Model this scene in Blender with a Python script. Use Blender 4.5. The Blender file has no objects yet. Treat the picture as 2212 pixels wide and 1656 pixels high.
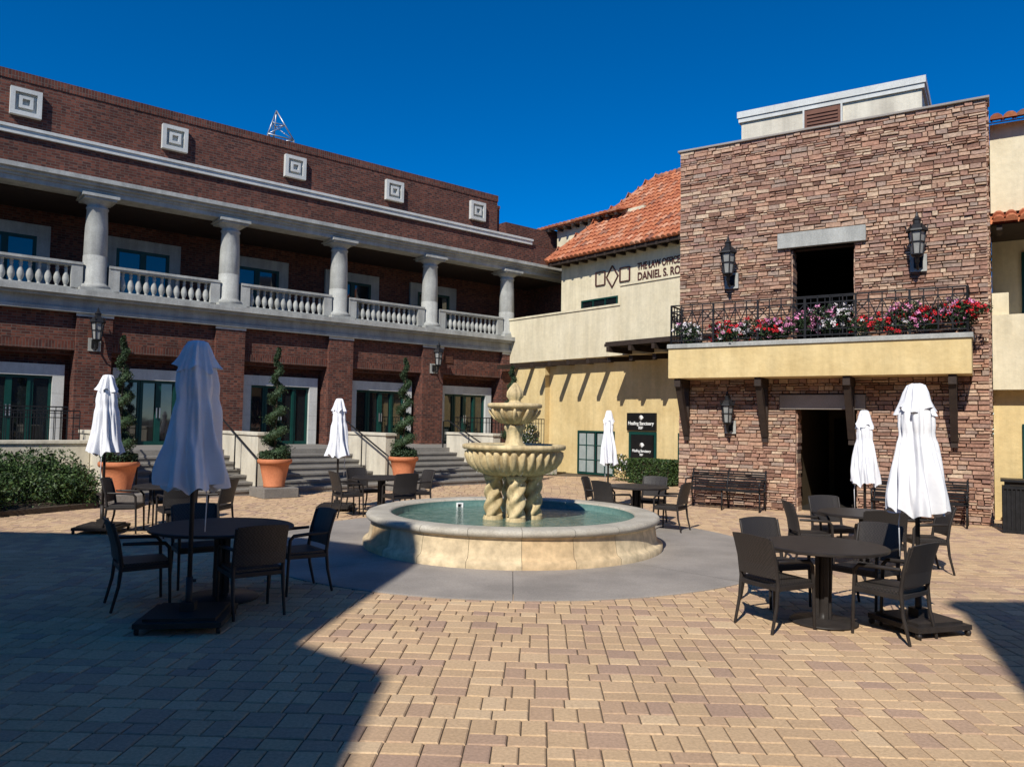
import bpy, math, random
from mathutils import Vector, Matrix
random.seed(7)
S=bpy.context.scene
S.view_settings.view_transform='Standard'; S.view_settings.look='None'; S.view_settings.exposure=0
R=random.uniform
# ------------------------------------------------------------------ materials
M={}
def _new(name):
    m=bpy.data.materials.new(name); m.use_nodes=True; nt=m.node_tree
    return m,nt,nt.nodes['Principled BSDF']
def mix(nt,a,b,f,mode='MIX'):
    n=nt.nodes.new('ShaderNodeMix'); n.data_type='RGBA'; n.blend_type=mode
    for s,v in ((n.inputs[0],f),(n.inputs[6],a),(n.inputs[7],b)):
        if hasattr(v,'is_linked'): nt.links.new(v,s)
        elif isinstance(v,(int,float)): s.default_value=v
        else: s.default_value=(*v,1)
    return n.outputs[2]
def noise(nt,scale,detail=4,vec=None,rough=.6):
    n=nt.nodes.new('ShaderNodeTexNoise'); n.inputs['Scale'].default_value=scale; n.inputs['Detail'].default_value=detail
    n.inputs['Roughness'].default_value=rough
    if vec is None:
        t=nt.nodes.new('ShaderNodeTexCoord'); vec=t.outputs['Object']
    nt.links.new(vec,n.inputs['Vector']); return n.outputs['Fac']
def ramp(nt,fac,stops,interp='LINEAR'):
    r=nt.nodes.new('ShaderNodeValToRGB'); r.color_ramp.interpolation=interp
    e=r.color_ramp.elements
    while len(e)<len(stops): e.new(.5)
    for k,(p,c) in enumerate(stops):
        e[k].position=p; e[k].color=(*c,1)
    nt.links.new(fac,r.inputs[0]); return r.outputs[0]
def bump(nt,b,h,strength=.3,dist=.01):
    n=nt.nodes.new('ShaderNodeBump'); n.inputs['Strength'].default_value=strength; n.inputs['Distance'].default_value=dist
    nt.links.new(h,n.inputs['Height']); nt.links.new(n.outputs[0],b.inputs['Normal'])
def streaks(nt,amt,sc=1.6):
    t=nt.nodes.new('ShaderNodeTexCoord'); mp=nt.nodes.new('ShaderNodeMapping'); mp.inputs['Scale'].default_value=(2.2,2.2,.22)
    nt.links.new(t.outputs['Object'],mp.inputs[0]); f=noise(nt,sc,5,mp.outputs[0],.65)
    return ramp(nt,f,[(.36,(1-amt,)*3),(.6,(1,)*3)])
def nm(name,c1,c2,scale=3,rough=.8,bs=0,bscale=40,fine=.0,metal=0,spec=.3,stain=0):
    m,nt,b=_new(name)
    f=ramp(nt,noise(nt,scale,6),[(.35,(0,0,0)),(.65,(1,1,1))])
    c=mix(nt,c1,c2,f)
    if fine: c=mix(nt,c,ramp(nt,noise(nt,bscale,3),[(.3,(1-fine,)*3),(.7,(1+fine*.3,)*3)]),1.0,'MULTIPLY')
    if stain: c=mix(nt,c,streaks(nt,stain),1.0,'MULTIPLY')
    nt.links.new(c,b.inputs['Base Color']); b.inputs['Roughness'].default_value=rough
    b.inputs['Metallic'].default_value=metal; b.inputs['Specular IOR Level'].default_value=spec
    if bs: bump(nt,b,noise(nt,bscale,4),bs,.02)
    M[name]=m; return m
def island(name,stops,rough=.85,bs=.4,bscale=30,fine=.35,dist=.01,spec=.3,big=0,spots=0):
    m,nt,b=_new(name)
    g=nt.nodes.new('ShaderNodeNewGeometry')
    c=ramp(nt,g.outputs['Random Per Island'],stops)
    if fine: c=mix(nt,c,ramp(nt,noise(nt,bscale,5),[(.3,(1-fine,)*3),(.7,(1.1,)*3)]),1.0,'MULTIPLY')
    if big: c=mix(nt,c,ramp(nt,noise(nt,.6,5),[(.3,(1-big,)*3),(.7,(1.05,)*3)]),1.0,'MULTIPLY')
    if spots: c=mix(nt,c,ramp(nt,noise(nt,2.7,7,rough=.7),[(.30,(1-spots,)*3),(.42,(1,)*3)]),1.0,'MULTIPLY')
    nt.links.new(c,b.inputs['Base Color']); b.inputs['Roughness'].default_value=rough; b.inputs['Specular IOR Level'].default_value=spec
    if bs: bump(nt,b,noise(nt,bscale,4),bs,dist)
    M[name]=m; return m
def brick(name,c1,c2,c3,mort,w,h,ms,soldier=False):
    m,nt,b=_new(name)
    t=nt.nodes.new('ShaderNodeTexCoord'); s=nt.nodes.new('ShaderNodeSeparateXYZ'); nt.links.new(t.outputs['Object'],s.inputs[0])
    a=nt.nodes.new('ShaderNodeMath'); nt.links.new(s.outputs[0],a.inputs[0]); nt.links.new(s.outputs[1],a.inputs[1])
    cb=nt.nodes.new('ShaderNodeCombineXYZ')
    nt.links.new(a.outputs[0],cb.inputs[1 if soldier else 0]); nt.links.new(s.outputs[2],cb.inputs[0 if soldier else 1])
    br=nt.nodes.new('ShaderNodeTexBrick'); nt.links.new(cb.outputs[0],br.inputs['Vector'])
    br.inputs['Scale'].default_value=1; br.inputs['Brick Width'].default_value=w; br.inputs['Row Height'].default_value=h
    br.inputs['Mortar Size'].default_value=ms; br.inputs['Mortar Smooth'].default_value=.2; br.inputs['Bias'].default_value=-.1
    br.inputs['Color1'].default_value=(*c1,1); br.inputs['Color2'].default_value=(*c2,1); br.inputs['Mortar'].default_value=(*mort,1)
    if soldier: br.offset=0
    sn=nt.nodes.new('ShaderNodeVectorMath'); sn.operation='SNAP'; nt.links.new(cb.outputs[0],sn.inputs[0]); sn.inputs[1].default_value=(w*.5,h,1)
    wn=nt.nodes.new('ShaderNodeTexWhiteNoise'); nt.links.new(sn.outputs[0],wn.inputs['Vector'])
    c=mix(nt,br.outputs['Color'],c3,ramp(nt,wn.outputs['Value'],[(.5,(0,0,0)),(.95,(.8,.8,.8))]))
    c=mix(nt,c,mort,br.outputs['Fac'])
    c=mix(nt,c,ramp(nt,noise(nt,.8,6),[(.3,(.72,)*3),(.7,(1.15,)*3)]),1.0,'MULTIPLY')
    nt.links.new(c,b.inputs['Base Color']); b.inputs['Roughness'].default_value=.85; b.inputs['Specular IOR Level'].default_value=.25
    inv=nt.nodes.new('ShaderNodeMath'); inv.operation='SUBTRACT'; inv.inputs[0].default_value=1; nt.links.new(br.outputs['Fac'],inv.inputs[1])
    bump(nt,b,inv.outputs[0],.6,.01); M[name]=m
brick('brick',(.125,.038,.025),(.055,.021,.018),(.21,.072,.045),(.12,.088,.072),.215,.075,.009)
brick('brick_soldier',(.14,.042,.027),(.06,.023,.019),(.19,.066,.042),(.12,.088,.072),.215,.075,.009,True)
nm('concrete',(.50,.50,.46),(.38,.38,.35),2,.8,.15,30,.2,stain=.25)
nm('concrete_light',(.66,.66,.62),(.56,.56,.52),2,.8,.15,30,.12,stain=.12)
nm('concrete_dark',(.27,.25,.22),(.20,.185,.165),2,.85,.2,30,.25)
nm('rim_stone',(.56,.51,.42),(.42,.375,.30),2.5,.75,.2,40,.25)
nm('plaza_concrete',(.38,.335,.29),(.265,.235,.205),.9,.85,.1,60,.2,stain=0)
nm('stucco_yellow',(.76,.59,.30),(.67,.50,.235),1.2,.9,.5,9,.08,stain=.15)
nm('stucco_cream',(.78,.69,.49),(.69,.60,.41),1.2,.9,.4,9,.08,stain=.15)
nm('cream_wall',(.72,.66,.53),(.60,.54,.43),1.5,.9,.3,12,.1,stain=.2)
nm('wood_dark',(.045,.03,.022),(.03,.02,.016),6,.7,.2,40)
nm('iron',(.010,.010,.011),(.017,.017,.019),8,.45,0,40)
nm('green_paint',(.004,.040,.033),(.006,.052,.042),6,.4)
nm('bronze',(.022,.018,.016),(.034,.028,.025),8,.5,.1,60)
nm('fabric',(.84,.84,.86),(.76,.76,.79),5,.9,.15,30)
nm('terracotta',(.64,.23,.105),(.50,.17,.075),3,.8,.15,30,.15)
nm('louver',(.18,.08,.05),(.14,.06,.04),4,.7)
nm('dirt',(.06,.045,.03),(.09,.065,.045),4,.95,.4,20)
nm('black_sign',(.008,.008,.009),(.012,.012,.012),4,.35)
nm('white_paint',(.8,.8,.78),(.75,.75,.73),4,.6)
nm('blind',(.36,.40,.38),(.28,.32,.31),4,.4)
nm('brown_letters',(.09,.03,.028),(.07,.025,.022),4,.6)
nm('steel',(.45,.46,.48),(.35,.36,.38),6,.4,metal=.7)
nm('mortar',(.15,.10,.08),(.11,.075,.06),6,.95,.3,30)
nm('joint_sand',(.13,.095,.062),(.095,.07,.048),3,.95,.2,60)
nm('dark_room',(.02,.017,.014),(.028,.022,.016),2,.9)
nm('passage',(.13,.09,.045),(.10,.07,.035),2,.9)  # yellow passage walls darkened in colour to imitate the shade inside
nm('bark',(.10,.07,.045),(.07,.05,.03),8,.9,.3,30)
nm('pool_tile',(.10,.20,.18),(.16,.26,.23),20,.3)
nm('lamp_glass',(.30,.30,.28),(.22,.22,.21),5,.2,spec=.6)
island('ledgestone',[(0,(.21,.115,.08)),(.13,(.43,.235,.165)),(.28,(.57,.37,.25)),(.42,(.33,.18,.135)),(.55,(.40,.30,.235)),(.68,(.50,.27,.18)),(.84,(.66,.49,.34)),(1,(.38,.22,.175))],.9,.6,22,.36,.02,big=.1)
island('paver',[(0,(.56,.38,.225)),(.3,(.64,.445,.26)),(.55,(.52,.345,.22)),(.72,(.46,.305,.215)),(.85,(.60,.405,.24)),(1,(.68,.49,.30))],.85,.3,45,.22,.006,big=.14,spots=.12)
island('roof_tile',[(0,(.38,.12,.06)),(.3,(.56,.20,.09)),(.6,(.45,.14,.065)),(.85,(.64,.32,.19)),(1,(.22,.09,.06))],.85,.3,20,.3)
island('travertine',[(0,(.72,.53,.31)),(.35,(.80,.64,.41)),(.7,(.68,.45,.23)),(1,(.78,.62,.41))],.7,.35,7,.38,.01,big=.2,spots=.28)
island('leaf_dark',[(0,(.014,.030,.012)),(.6,(.030,.058,.023)),(1,(.06,.092,.038))],.6,0,1,0)
island('leaf_hedge',[(0,(.012,.028,.008)),(.6,(.032,.065,.016)),(1,(.085,.135,.035))],.55,0,1,0)
island('petal_red',[(0,(.60,.008,.02)),(1,(.80,.03,.05))],.6,0,1,0)
island('petal_pink',[(0,(.8,.20,.42)),(1,(.8,.42,.62))],.6,0,1,0)
island('petal_white',[(0,(.85,.83,.80)),(1,(.8,.72,.78))],.6,0,1,0)
m,nt,b=_new('caststone')
c=mix(nt,(.76,.60,.33),(.50,.36,.175),ramp(nt,noise(nt,5,8,rough=.7),[(.38,(0,0,0)),(.70,(1,1,1))]))
c=mix(nt,c,streaks(nt,.35,5),1.0,'MULTIPLY')
nt.links.new(c,b.inputs['Base Color']); b.inputs['Roughness'].default_value=.75; bump(nt,b,noise(nt,35,6),.5,.01); M['caststone']=m
m,nt,b=_new('glass'); b.inputs['Base Color'].default_value=(.010,.013,.015,1); b.inputs['Roughness'].default_value=.03; b.inputs['Specular IOR Level'].default_value=.9
b.inputs['Coat Weight'].default_value=.6; b.inputs['Coat Roughness'].default_value=.02; bump(nt,b,noise(nt,1.5,2),.04,.02); M['glass']=m
m,nt,b=_new('water'); b.inputs['Roughness'].default_value=.06; b.inputs['Specular IOR Level'].default_value=.6
c=mix(nt,(.07,.14,.11),(.22,.29,.235),ramp(nt,noise(nt,6,5),[(.4,(0,0,0)),(.7,(1,1,1))])); nt.links.new(c,b.inputs['Base Color'])
bump(nt,b,noise(nt,9,4),.8,.05); M['water']=m
m,nt,b=_new('falling_water'); b.inputs['Base Color'].default_value=(.9,.95,1,1); b.inputs['Roughness'].default_value=.05; b.inputs['Transmission Weight'].default_value=.85; b.inputs['IOR'].default_value=1.33; M['falling_water']=m
m,nt,b=_new('wicker'); t=nt.nodes.new('ShaderNodeTexCoord'); ck=nt.nodes.new('ShaderNodeTexChecker'); nt.links.new(t.outputs['Object'],ck.inputs['Vector']); ck.inputs['Scale'].default_value=60
ck.inputs['Color1'].default_value=(.042,.034,.030,1); ck.inputs['Color2'].default_value=(.014,.012,.011,1)
nt.links.new(ck.outputs[0],b.inputs['Base Color']); b.inputs['Roughness'].default_value=.55; bump(nt,b,ck.outputs['Fac'],.5,.005); M['wicker']=m

# ------------------------------------------------------------------ mesh builder
class P:
    def __init__(s,name,mat='concrete'):
        s.name=name; s.v=[]; s.f=[]; s.mi=[]; s.sm=[]; s.mats=[]; s.use(mat); s.smooth=False; s.T=None
    def use(s,mat):
        if mat not in s.mats: s.mats.append(mat)
        s.cur=s.mats.index(mat); return s
    def add(s,vs,fs):
        o=len(s.v)
        if s.T is not None: vs=[tuple(s.T@Vector(v)) for v in vs]
        s.v.extend(vs)
        for f in fs: s.f.append([i+o for i in f]); s.mi.append(s.cur); s.sm.append(s.smooth)
    def box(s,x0,x1,y0,y1,z0,z1):
        s.add([(x0,y0,z0),(x1,y0,z0),(x1,y1,z0),(x0,y1,z0),(x0,y0,z1),(x1,y0,z1),(x1,y1,z1),(x0,y1,z1)],
              [(0,3,2,1),(4,5,6,7),(0,1,5,4),(1,2,6,5),(2,3,7,6),(3,0,4,7)])
    def beam(s,p,q,w,h=None,up=(0,0,1)):
        h=h or w; p=Vector(p); q=Vector(q); d=(q-p).normalized(); u=Vector(up)
        if abs(d.dot(u))>.98: u=Vector((0,1,0))
        a=d.cross(u).normalized()*w/2; c=a.cross(d).normalized()*h/2
        vs=[tuple(e+x*a+y*c) for e in (p,q) for x,y in ((-1,-1),(1,-1),(1,1),(-1,1))]
        s.add(vs,[(0,1,2,3),(7,6,5,4),(0,4,5,1),(1,5,6,2),(2,6,7,3),(3,7,4,0)])
    def tube(s,pts,r,seg=8,close=True):
        pts=[Vector(p) for p in pts]; n=len(pts); rr=r if isinstance(r,(list,tuple)) else [r]*n
        vs=[];fs=[]; prev=None
        for i,p in enumerate(pts):
            d=(pts[min(i+1,n-1)]-pts[max(i-1,0)]).normalized()
            if prev is None:
                u=Vector((0,0,1)) if abs(d.z)<.9 else Vector((0,1,0)); a=d.cross(u).normalized()
            else: a=(prev-d*prev.dot(d)).normalized()
            prev=a; b=d.cross(a)
            for k in range(seg):
                t=2*math.pi*k/seg; vs.append(tuple(p+(a*math.cos(t)+b*math.sin(t))*rr[i]))
        for i in range(n-1):
            for k in range(seg):
                k2=(k+1)%seg; fs.append((i*seg+k,i*seg+k2,(i+1)*seg+k2,(i+1)*seg+k))
        if close: fs.append(tuple(range(seg-1,-1,-1))); fs.append(tuple((n-1)*seg+k for k in range(seg)))
        o=s.smooth; s.smooth=True; s.add(vs,fs); s.smooth=o
    def lathe(s,cx,cy,prof,seg=24,mod=None,a0=0,a1=2*math.pi,smooth=True,z0=0):
        full=abs(a1-a0-2*math.pi)<1e-6; n=seg if full else seg+1
        vs=[];fs=[]
        for j,(r,z) in enumerate(prof):
            for k in range(n):
                t=a0+(a1-a0)*k/seg; rr=r; zz=z+z0
                if mod: rr,zz,t=mod(r,z+z0,t,j)
                vs.append((cx+rr*math.cos(t),cy+rr*math.sin(t),zz))
        for j in range(len(prof)-1):
            for k in range(seg):
                k2=(k+1)%n if full else k+1
                fs.append((j*n+k,j*n+k2,(j+1)*n+k2,(j+1)*n+k))
        o=s.smooth; s.smooth=smooth; s.add(vs,fs); s.smooth=o
    def poly(s,pts): s.add([tuple(p) for p in pts],[tuple(range(len(pts)))])
    def prism(s,xy,z0,z1):
        n=len(xy); s.add([(x,y,z0) for x,y in xy]+[(x,y,z1) for x,y in xy],
          [tuple(range(n-1,-1,-1)),tuple(range(n,2*n))]+[(i,(i+1)%n,(i+1)%n+n,i+n) for i in range(n)])
    def leaf(s,p,sz):
        a=Vector((R(-1,1),R(-1,1),R(-1,1))).normalized(); b=a.cross(Vector((R(-1,1),R(-1,1),R(-1,1)))).normalized()
        p=Vector(p); a*=sz; b*=sz*.55
        s.add([tuple(p-a),tuple(p+b),tuple(p+a),tuple(p-b)],[(0,1,2,3)])
    def obj(s,parent=None,loc=None,rot=0,bevel=0):
        me=bpy.data.meshes.new(s.name); me.from_pydata(s.v,[],s.f)
        for m in s.mats: me.materials.append(M[m])
        me.polygons.foreach_set('material_index',s.mi); me.polygons.foreach_set('use_smooth',s.sm); me.update()
        o=bpy.data.objects.new(s.name,me); S.collection.objects.link(o)
        if parent: o.parent=parent
        if loc: o.location=loc
        o.rotation_euler[2]=rot
        if bevel:
            b=o.modifiers.new('b','BEVEL'); b.width=bevel; b.segments=2; b.limit_method='ANGLE'
        return o
def empty(name,loc,rot):
    e=bpy.data.objects.new(name,None); S.collection.objects.link(e); e.location=loc; e.rotation_euler[2]=rot; return e
def inst(o,loc,rot,scale=1):
    c=bpy.data.objects.new(o.name.split('.')[0],o.data); S.collection.objects.link(c); c.location=loc; c.rotation_euler[2]=rot; c.scale=(scale,)*3
    for md in o.modifiers:
        b=c.modifiers.new('b','BEVEL'); b.width=md.width; b.segments=2; b.limit_method='ANGLE'
    return c
def text(s,name,parent,x,y,z,size,mat,width=None,align='LEFT',bold=0):
    cu=bpy.data.curves.new(name,'FONT'); cu.body=s; cu.size=size; cu.extrude=.012; cu.offset=bold; cu.align_x=align
    cu.materials.append(M[mat]); o=bpy.data.objects.new(name,cu); S.collection.objects.link(o); o.parent=parent
    o.location=(x,y,z); o.rotation_euler=(math.pi/2,0,0)
    if width:
        bpy.context.view_layer.update(); o.scale[0]=width/max(o.dimensions[0],.01)
    return o
def tiles(p,O,U,V,nu,nv,clip=None,du=.24,dv=.36):
    O=Vector(O);U=Vector(U).normalized();V=Vector(V).normalized();N=U.cross(V).normalized()
    if N.z<0: N=-N
    for i in range(nu):
        for j in range(nv):
            u=(i+.5)*du; v=j*dv
            if clip and not clip(u,v): continue
            ju=R(-.012,.012); r0=.115*R(.95,1.05); vs=[];fs=[]
            for e,(vv,r,l) in enumerate(((v-.03,r0,.035),(v+dv+.04,r0*.82,.0))):
                for k in range(6):
                    t=math.pi*k/5
                    vs.append(tuple(O+U*(u+ju+r*math.cos(t))+V*vv+N*(r*math.sin(t)+l-.01)))
            fs=[(k,k+1,k+7,k+6) for k in range(5)]+[(5,4,3,2,1,0)]
            o=p.smooth; p.smooth=False; p.add(vs,fs); p.smooth=o

# ------------------------------------------------------------------ ground
g=P('ground','joint_sand'); g.box(-400,400,-400,400,-.3,-.012); g.obj()
pv=P('brick_paving','paver'); u=.078; rot=Matrix.Rotation(math.radians(-2),3,'Z')
FC=(0.05,11.94)
def addpav(x0,y0,x1,y1):
    cx,cy=(x0+x1)/2,(y0+y1)/2
    X,Y,_=rot@Vector((cx,cy,0))
    if math.hypot(X-FC[0],Y-FC[1])<3.6 or Y<2 or Y>27 or abs(X)>Y*.78+3.5: return
    g=.0042; z=R(-.003,.001); i=.008; tx=R(-.002,.002)
    vs=[(x0+g,y0+g,-.012),(x1-g,y0+g,-.012),(x1-g,y1-g,-.012),(x0+g,y1-g,-.012),
        (x0+g+i,y0+g+i,z+tx),(x1-g-i,y0+g+i,z-tx),(x1-g-i,y1-g-i,z-tx),(x0+g+i,y1-g-i,z+tx),
        (x0+g,y0+g,z-.006),(x1-g,y0+g,z-.006),(x1-g,y1-g,z-.006),(x0+g,y1-g,z-.006)]
    vs=[tuple(rot@Vector(v)) for v in vs]
    pv.add(vs,[(4,5,6,7),(8,9,5,4),(9,10,6,5),(10,11,7,6),(11,8,4,7),(0,1,9,8),(1,2,10,9),(2,3,11,10),(3,0,8,11)])
y=1.0
while y<27:
    x=-24+R(0,.4)
    while x<20:
        if abs(x)<y*.8+4.5:
            hs=random.choice([(2,3),(3,2)]); yy=y
            for hh in hs:
                ws=random.choice([(3,3),(2,2,2),(3,3)]) if hh==2 else random.choice([(2,2,2),(3,3),(2,2,2)]); xx=x
                for w in ws: addpav(xx,yy,xx+w*u,yy+hh*u); xx+=w*u
                yy+=hh*u
        x+=6*u
    y+=5*u
pv.obj()
pc=P('concrete_pavement','plaza_concrete')
for k in range(8):
    a0=2*math.pi*k/8-math.pi/2+.0; 
    pc.lathe(*FC,[(1.5,.012),(3.83,.012),(3.86,.006),(3.86,-.01)],24,a0=a0+.0012,a1=a0+2*math.pi/8-.0012,smooth=False)
pc.obj()
# ------------------------------------------------------------------ fountain
F=empty('fountain',(FC[0],FC[1],0),0)
p=P('basin_wall','travertine')
prof=[(2.27,.0),(2.27,.09),(2.235,.115),(2.2,.13),(2.185,.16),(2.15,.36),(2.155,.385),(2.20,.40)]
for k in range(20):
    a=2*math.pi*k/20+.05; p.lathe(0,0,prof,6,a0=a+.0012,a1=a+2*math.pi/20-.0012)
p.use('rim_stone')
prof=[(2.20,.402),(2.225,.425),(2.23,.455),(2.21,.485),(2.17,.50),(1.90,.50),(1.865,.49),(1.85,.46),(1.85,.1)]
for k in range(20):
    a=2*math.pi*k/20+.05; p.lathe(0,0,prof,6,a0=a+.0012,a1=a+2*math.pi/20-.0012)
p.obj(F)
p=P('basin_inner','pool_tile'); p.lathe(0,0,[(1.849,.47),(1.845,.25),(0,.25)],48); p.obj(F)
p=P('basin_core','mortar'); p.lathe(0,0,[(2.19,.0),(2.13,.3),(2.14,.44),(1.9,.47)],60); p.obj(F)
p=P('basin_water','water'); p.lathe(0,0,[(0,.37),(1.0,.37),(1.847,.37)],48); p.obj(F)
p=P('skimmer_box','white_paint'); p.box(-.98,-.86,1.48,1.56,.36,.44); p.use('black_sign'); p.box(-.95,-.89,1.475,1.48,.375,.425); p.obj(F)
p=P('pedestal_columns','caststone')
def twist(cx,cy,r,z0,z1):
    pr=[]; n=44
    for i in range(n+1):
        pr.append((r,z0+(z1-z0)*i/n))
    def md(rr,z,t,j): return rr*(1+.18*math.cos(3*t)) ,z,t+ (z-z0)*9
    p.lathe(cx,cy,pr,36,md)
    p.lathe(cx,cy,[(r*1.25,z0-.14),(r*1.25,z0-.05),(r*1.1,z0)],20)
    p.lathe(cx,cy,[(r*1.0,z1-.03),(r*1.2,z1),(r*1.3,z1+.05),(0,z1+.05)],20)
for k in range(4):
    a=math.pi/2*k+math.radians(90+8); twist(.31*math.cos(a),.31*math.sin(a),.125,.43,1.0)
p.lathe(0,0,[(.11,.3),(.11,1.0)],20)
p.obj(F)
p=P('large_bowl','caststone')
def gad(n,amp,j0,j1):
    def md(r,z,t,j):
        return (r*(1+amp*abs(math.sin(n*t/2))-amp*.5) if j0<=j<=j1 else r),z,t
    return md
p.lathe(0,0,[(.0,1.04),(.36,1.04),(.44,1.055),(.53,1.09),(.62,1.15),(.69,1.24),(.725,1.34),(.72,1.40),(.71,1.425),(.775,1.435),(.80,1.455),(.80,1.50),(.77,1.515),(.72,1.50),(.66,1.46),(0,1.42)],240,gad(34,.13,2,7))
p.lathe(0,0,[(.19,1.44),(.19,1.5),(.14,1.54),(.12,1.62),(.125,1.70),(.16,1.76),(.17,1.80),(.1,1.84)],60,gad(10,.1,3,5))
p.obj(F)
p=P('upper_bowl','caststone')
p.lathe(0,0,[(.0,1.80),(.1,1.81),(.2,1.84),(.29,1.92),(.34,2.0),(.355,2.04),(.35,2.06),(.40,2.07),(.425,2.09),(.425,2.13),(.40,2.145),(.36,2.13),(0,2.1)],120,gad(16,.12,2,4))
p.lathe(0,0,[(.15,2.1),(.15,2.14),(.09,2.17),(.09,2.2),(.13,2.25),(.125,2.32),(.09,2.38),(.06,2.42),(.03,2.46),(0,2.47)],64,gad(10,.15,4,7))
for k in range(12):
    a=2*math.pi*k/12
    pts=[(.2*math.cos(a),.2*math.sin(a),1.84),(.31*math.cos(a),.31*math.sin(a),1.92),(.375*math.cos(a),.375*math.sin(a),2.0),(.40*math.cos(a),.40*math.sin(a),2.05)]
    p.tube(pts,[.02,.03,.03,.015],6)
p.obj(F)
p=P('bowl_water','water'); p.lathe(0,0,[(0,1.492),(.73,1.492)],40); p.lathe(0,0,[(0,2.128),(.37,2.128)],40); p.obj(F)
p=P('falling_water','falling_water')
for k in range(30):
    a=R(0,2*math.pi); n=random.randint(2,5)
    for q in range(n):
        zz=R(.42,1.42); rr=.805+.02*(1.45-zz)+R(-.01,.01); l=R(.01,.035)
        p.tube([(rr*math.cos(a),rr*math.sin(a),zz),(rr*math.cos(a),rr*math.sin(a),zz-l)],R(.002,.0035),5)
p.obj(F)

# ------------------------------------------------------------------ LEFT brick building
LBrot=math.radians(40); LB=empty('brick_building',(-6.05,26.35,0),LBrot)
B=3.77; cols=[k*B for k in range(-4,3)]; bays=[(k+.5)*B for k in range(-4,2)]
sL=-17
p=P('brick_walls','brick')
p.box(sL,12,.38,.8,0,5.0)
for c in cols: p.box(c-.45,c+.45,-.35,.38,0,4.65)
p.box(sL,8.5,-.2,.37,3.85,4.648)
for b_ in [-4.5*B]+bays:
    p.box(b_-1.43,b_+1.43,.02,.375,3.50,3.62)
p.box(sL,12,2.6,3.0,5.0,8.2)
p.box(sL,10.9,-.35,2.7,8.42,9.2)
p.box(sL,6.7,-.33,3.2,9.42,10.66)
p.box(6.7,7.15,.1,3.2,9.2,10.55)
p.box(sL,8.4,-.30,3.2,9.2,9.42)
p.box(8.4,13.0,1.2,4,9.2,10.45)
p.box(10.9,13,.0,3,5,9.2)
p.box(sL,12,3.2,12,0,9.0)
p.obj(LB)
p=P('soldier_courses','brick_soldier')
p.box(sL,6.72,-.355,3.22,10.66,10.9)
p.box(sL,8.45,-.225,.36,3.62,3.85)
p.box(6.72,7.17,.08,3.2,10.55,10.66)
p.obj(LB)
p=P('wall_vent','louver'); p.box(4.35,4.75,-.23,-.2,4.05,4.35)
for k in range(4): p.box(4.38,4.72,-.25,-.23,4.08+k*.07,4.11+k*.07)
p.obj(LB)
p=P('porch_ceiling','wood_dark'); p.box(sL,11,.31,2.59,7.95,8.0); p.obj(LB)  # ceiling sheet coloured dark to stand in for the colonnade's shade
p=P('stone_trim','concrete')
p.box(sL,8.4,-.43,0,4.65,4.75); p.box(sL,8.4,-.37,.3,4.75,5.02)
p.box(sL,8.4,-.55,.3,5.02,5.10); p.box(sL,8.4,-.66,.3,5.10,5.25)
p.use('concrete_dark'); p.box(sL,12,.3,2.6,5.03,5.24); p.use('concrete')  # floor colour darkened to keep bounce light out of the colonnade
p.box(sL,11.2,-.30,.30,8.0,8.14); p.box(sL,11.2,.3,2.6,8.0,8.14)
p.box(sL,11.2,-.36,.3,8.14,8.22); p.box(sL,11.2,-.47,.3,8.22,8.30); p.box(sL,11.2,-.58,.3,8.30,8.42)
p.use('concrete_light')
p.box(sL,8.5,-.44,-.3,9.2,9.34); p.box(sL,8.53,-.48,-.3,9.34,9.42)
for c in cols: p.box(c-.47,c+.47,-.36,-.34,4.56,4.648)
for b_ in bays:
    p.use('concrete_light')
    z=10.07
    for (o,i,d) in ((.36,.25,.14),(.16,.085,.13)):
        p.box(b_-o,b_+o,-.33-d,-.33,z+i,z+o); p.box(b_-o,b_+o,-.33-d,-.33,z-o,z-i)
        p.box(b_-o,b_-i,-.33-d,-.33,z-i,z+i); p.box(b_+i,b_+o,-.33-d,-.33,z-i,z+i)
    p.box(b_-.25,b_+.25,-.35,-.33,z-.25,z+.25)
    for sx in (-1,1): 
        x0,x1=sorted((b_+sx*1.28,b_+sx*1.0)); 
        for q in range(4): p.box(x0,x1,.14,.38,1.0+q*.475+.004,1.0+(q+1)*.475)
    for q in range(5): p.box(b_-1.28+q*.512+.004,b_-1.28+(q+1)*.512,.14,.38,2.905,3.22)
    p.use('concrete')
    for sx in (-1,1):
        x0,x1=sorted((b_+sx*1.15,b_+sx*.8)); p.box(x0,x1,2.5,2.6,5.25,7.15)
    p.box(b_-1.15,b_+1.15,2.5,2.6,7.15,7.5)
for c in cols:
    p.box(c-.43,c+.43,-.43,.43,5.25,5.37)
    p.lathe(c,0,[(.40,5.37),(.42,5.42),(.40,5.48),(.34,5.50),(.33,5.54),(.31,5.56),(.31,6.3),(.30,6.31),(.305,6.32),(.29,7.1),(.265,7.62),(.29,7.64),(.29,7.68),(.26,7.70),(.26,7.76),(.30,7.78),(.40,7.86)],32)
    p.box(c-.41,c+.41,-.41,.41,7.86,7.92); p.box(c-.47,c+.47,-.47,.47,7.92,8.0)
bal=[(.055,0),(.055,.03),(.04,.04),(.05,.07),(.088,.16),(.092,.22),(.07,.32),(.04,.42),(.035,.46),(.055,.50),(.035,.53),(.05,.57),(.055,.60)]
for k in range(len(cols)-1):
    a=cols[k]+.33; b2=cols[k+1]-.33
    p.box(a+.08,b2-.08,-.2,.1,5.25,5.36); p.box(a+.0,b2-.0,-.22,.12,6.0,6.07); p.box(a-.0,b2+.0,-.19,.09,5.955,6.0); 
    p.box(a,a+.28,-.2,.1,5.25,5.955); p.box(b2-.28,b2,-.2,.1,5.25,5.955)
    n=12
    for q in range(n):
        x=a+.28+(b2-a-.56)*(q+.5)/n; p.lathe(x,-.05,bal,10,z0=5.358)
p.obj(LB)
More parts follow.
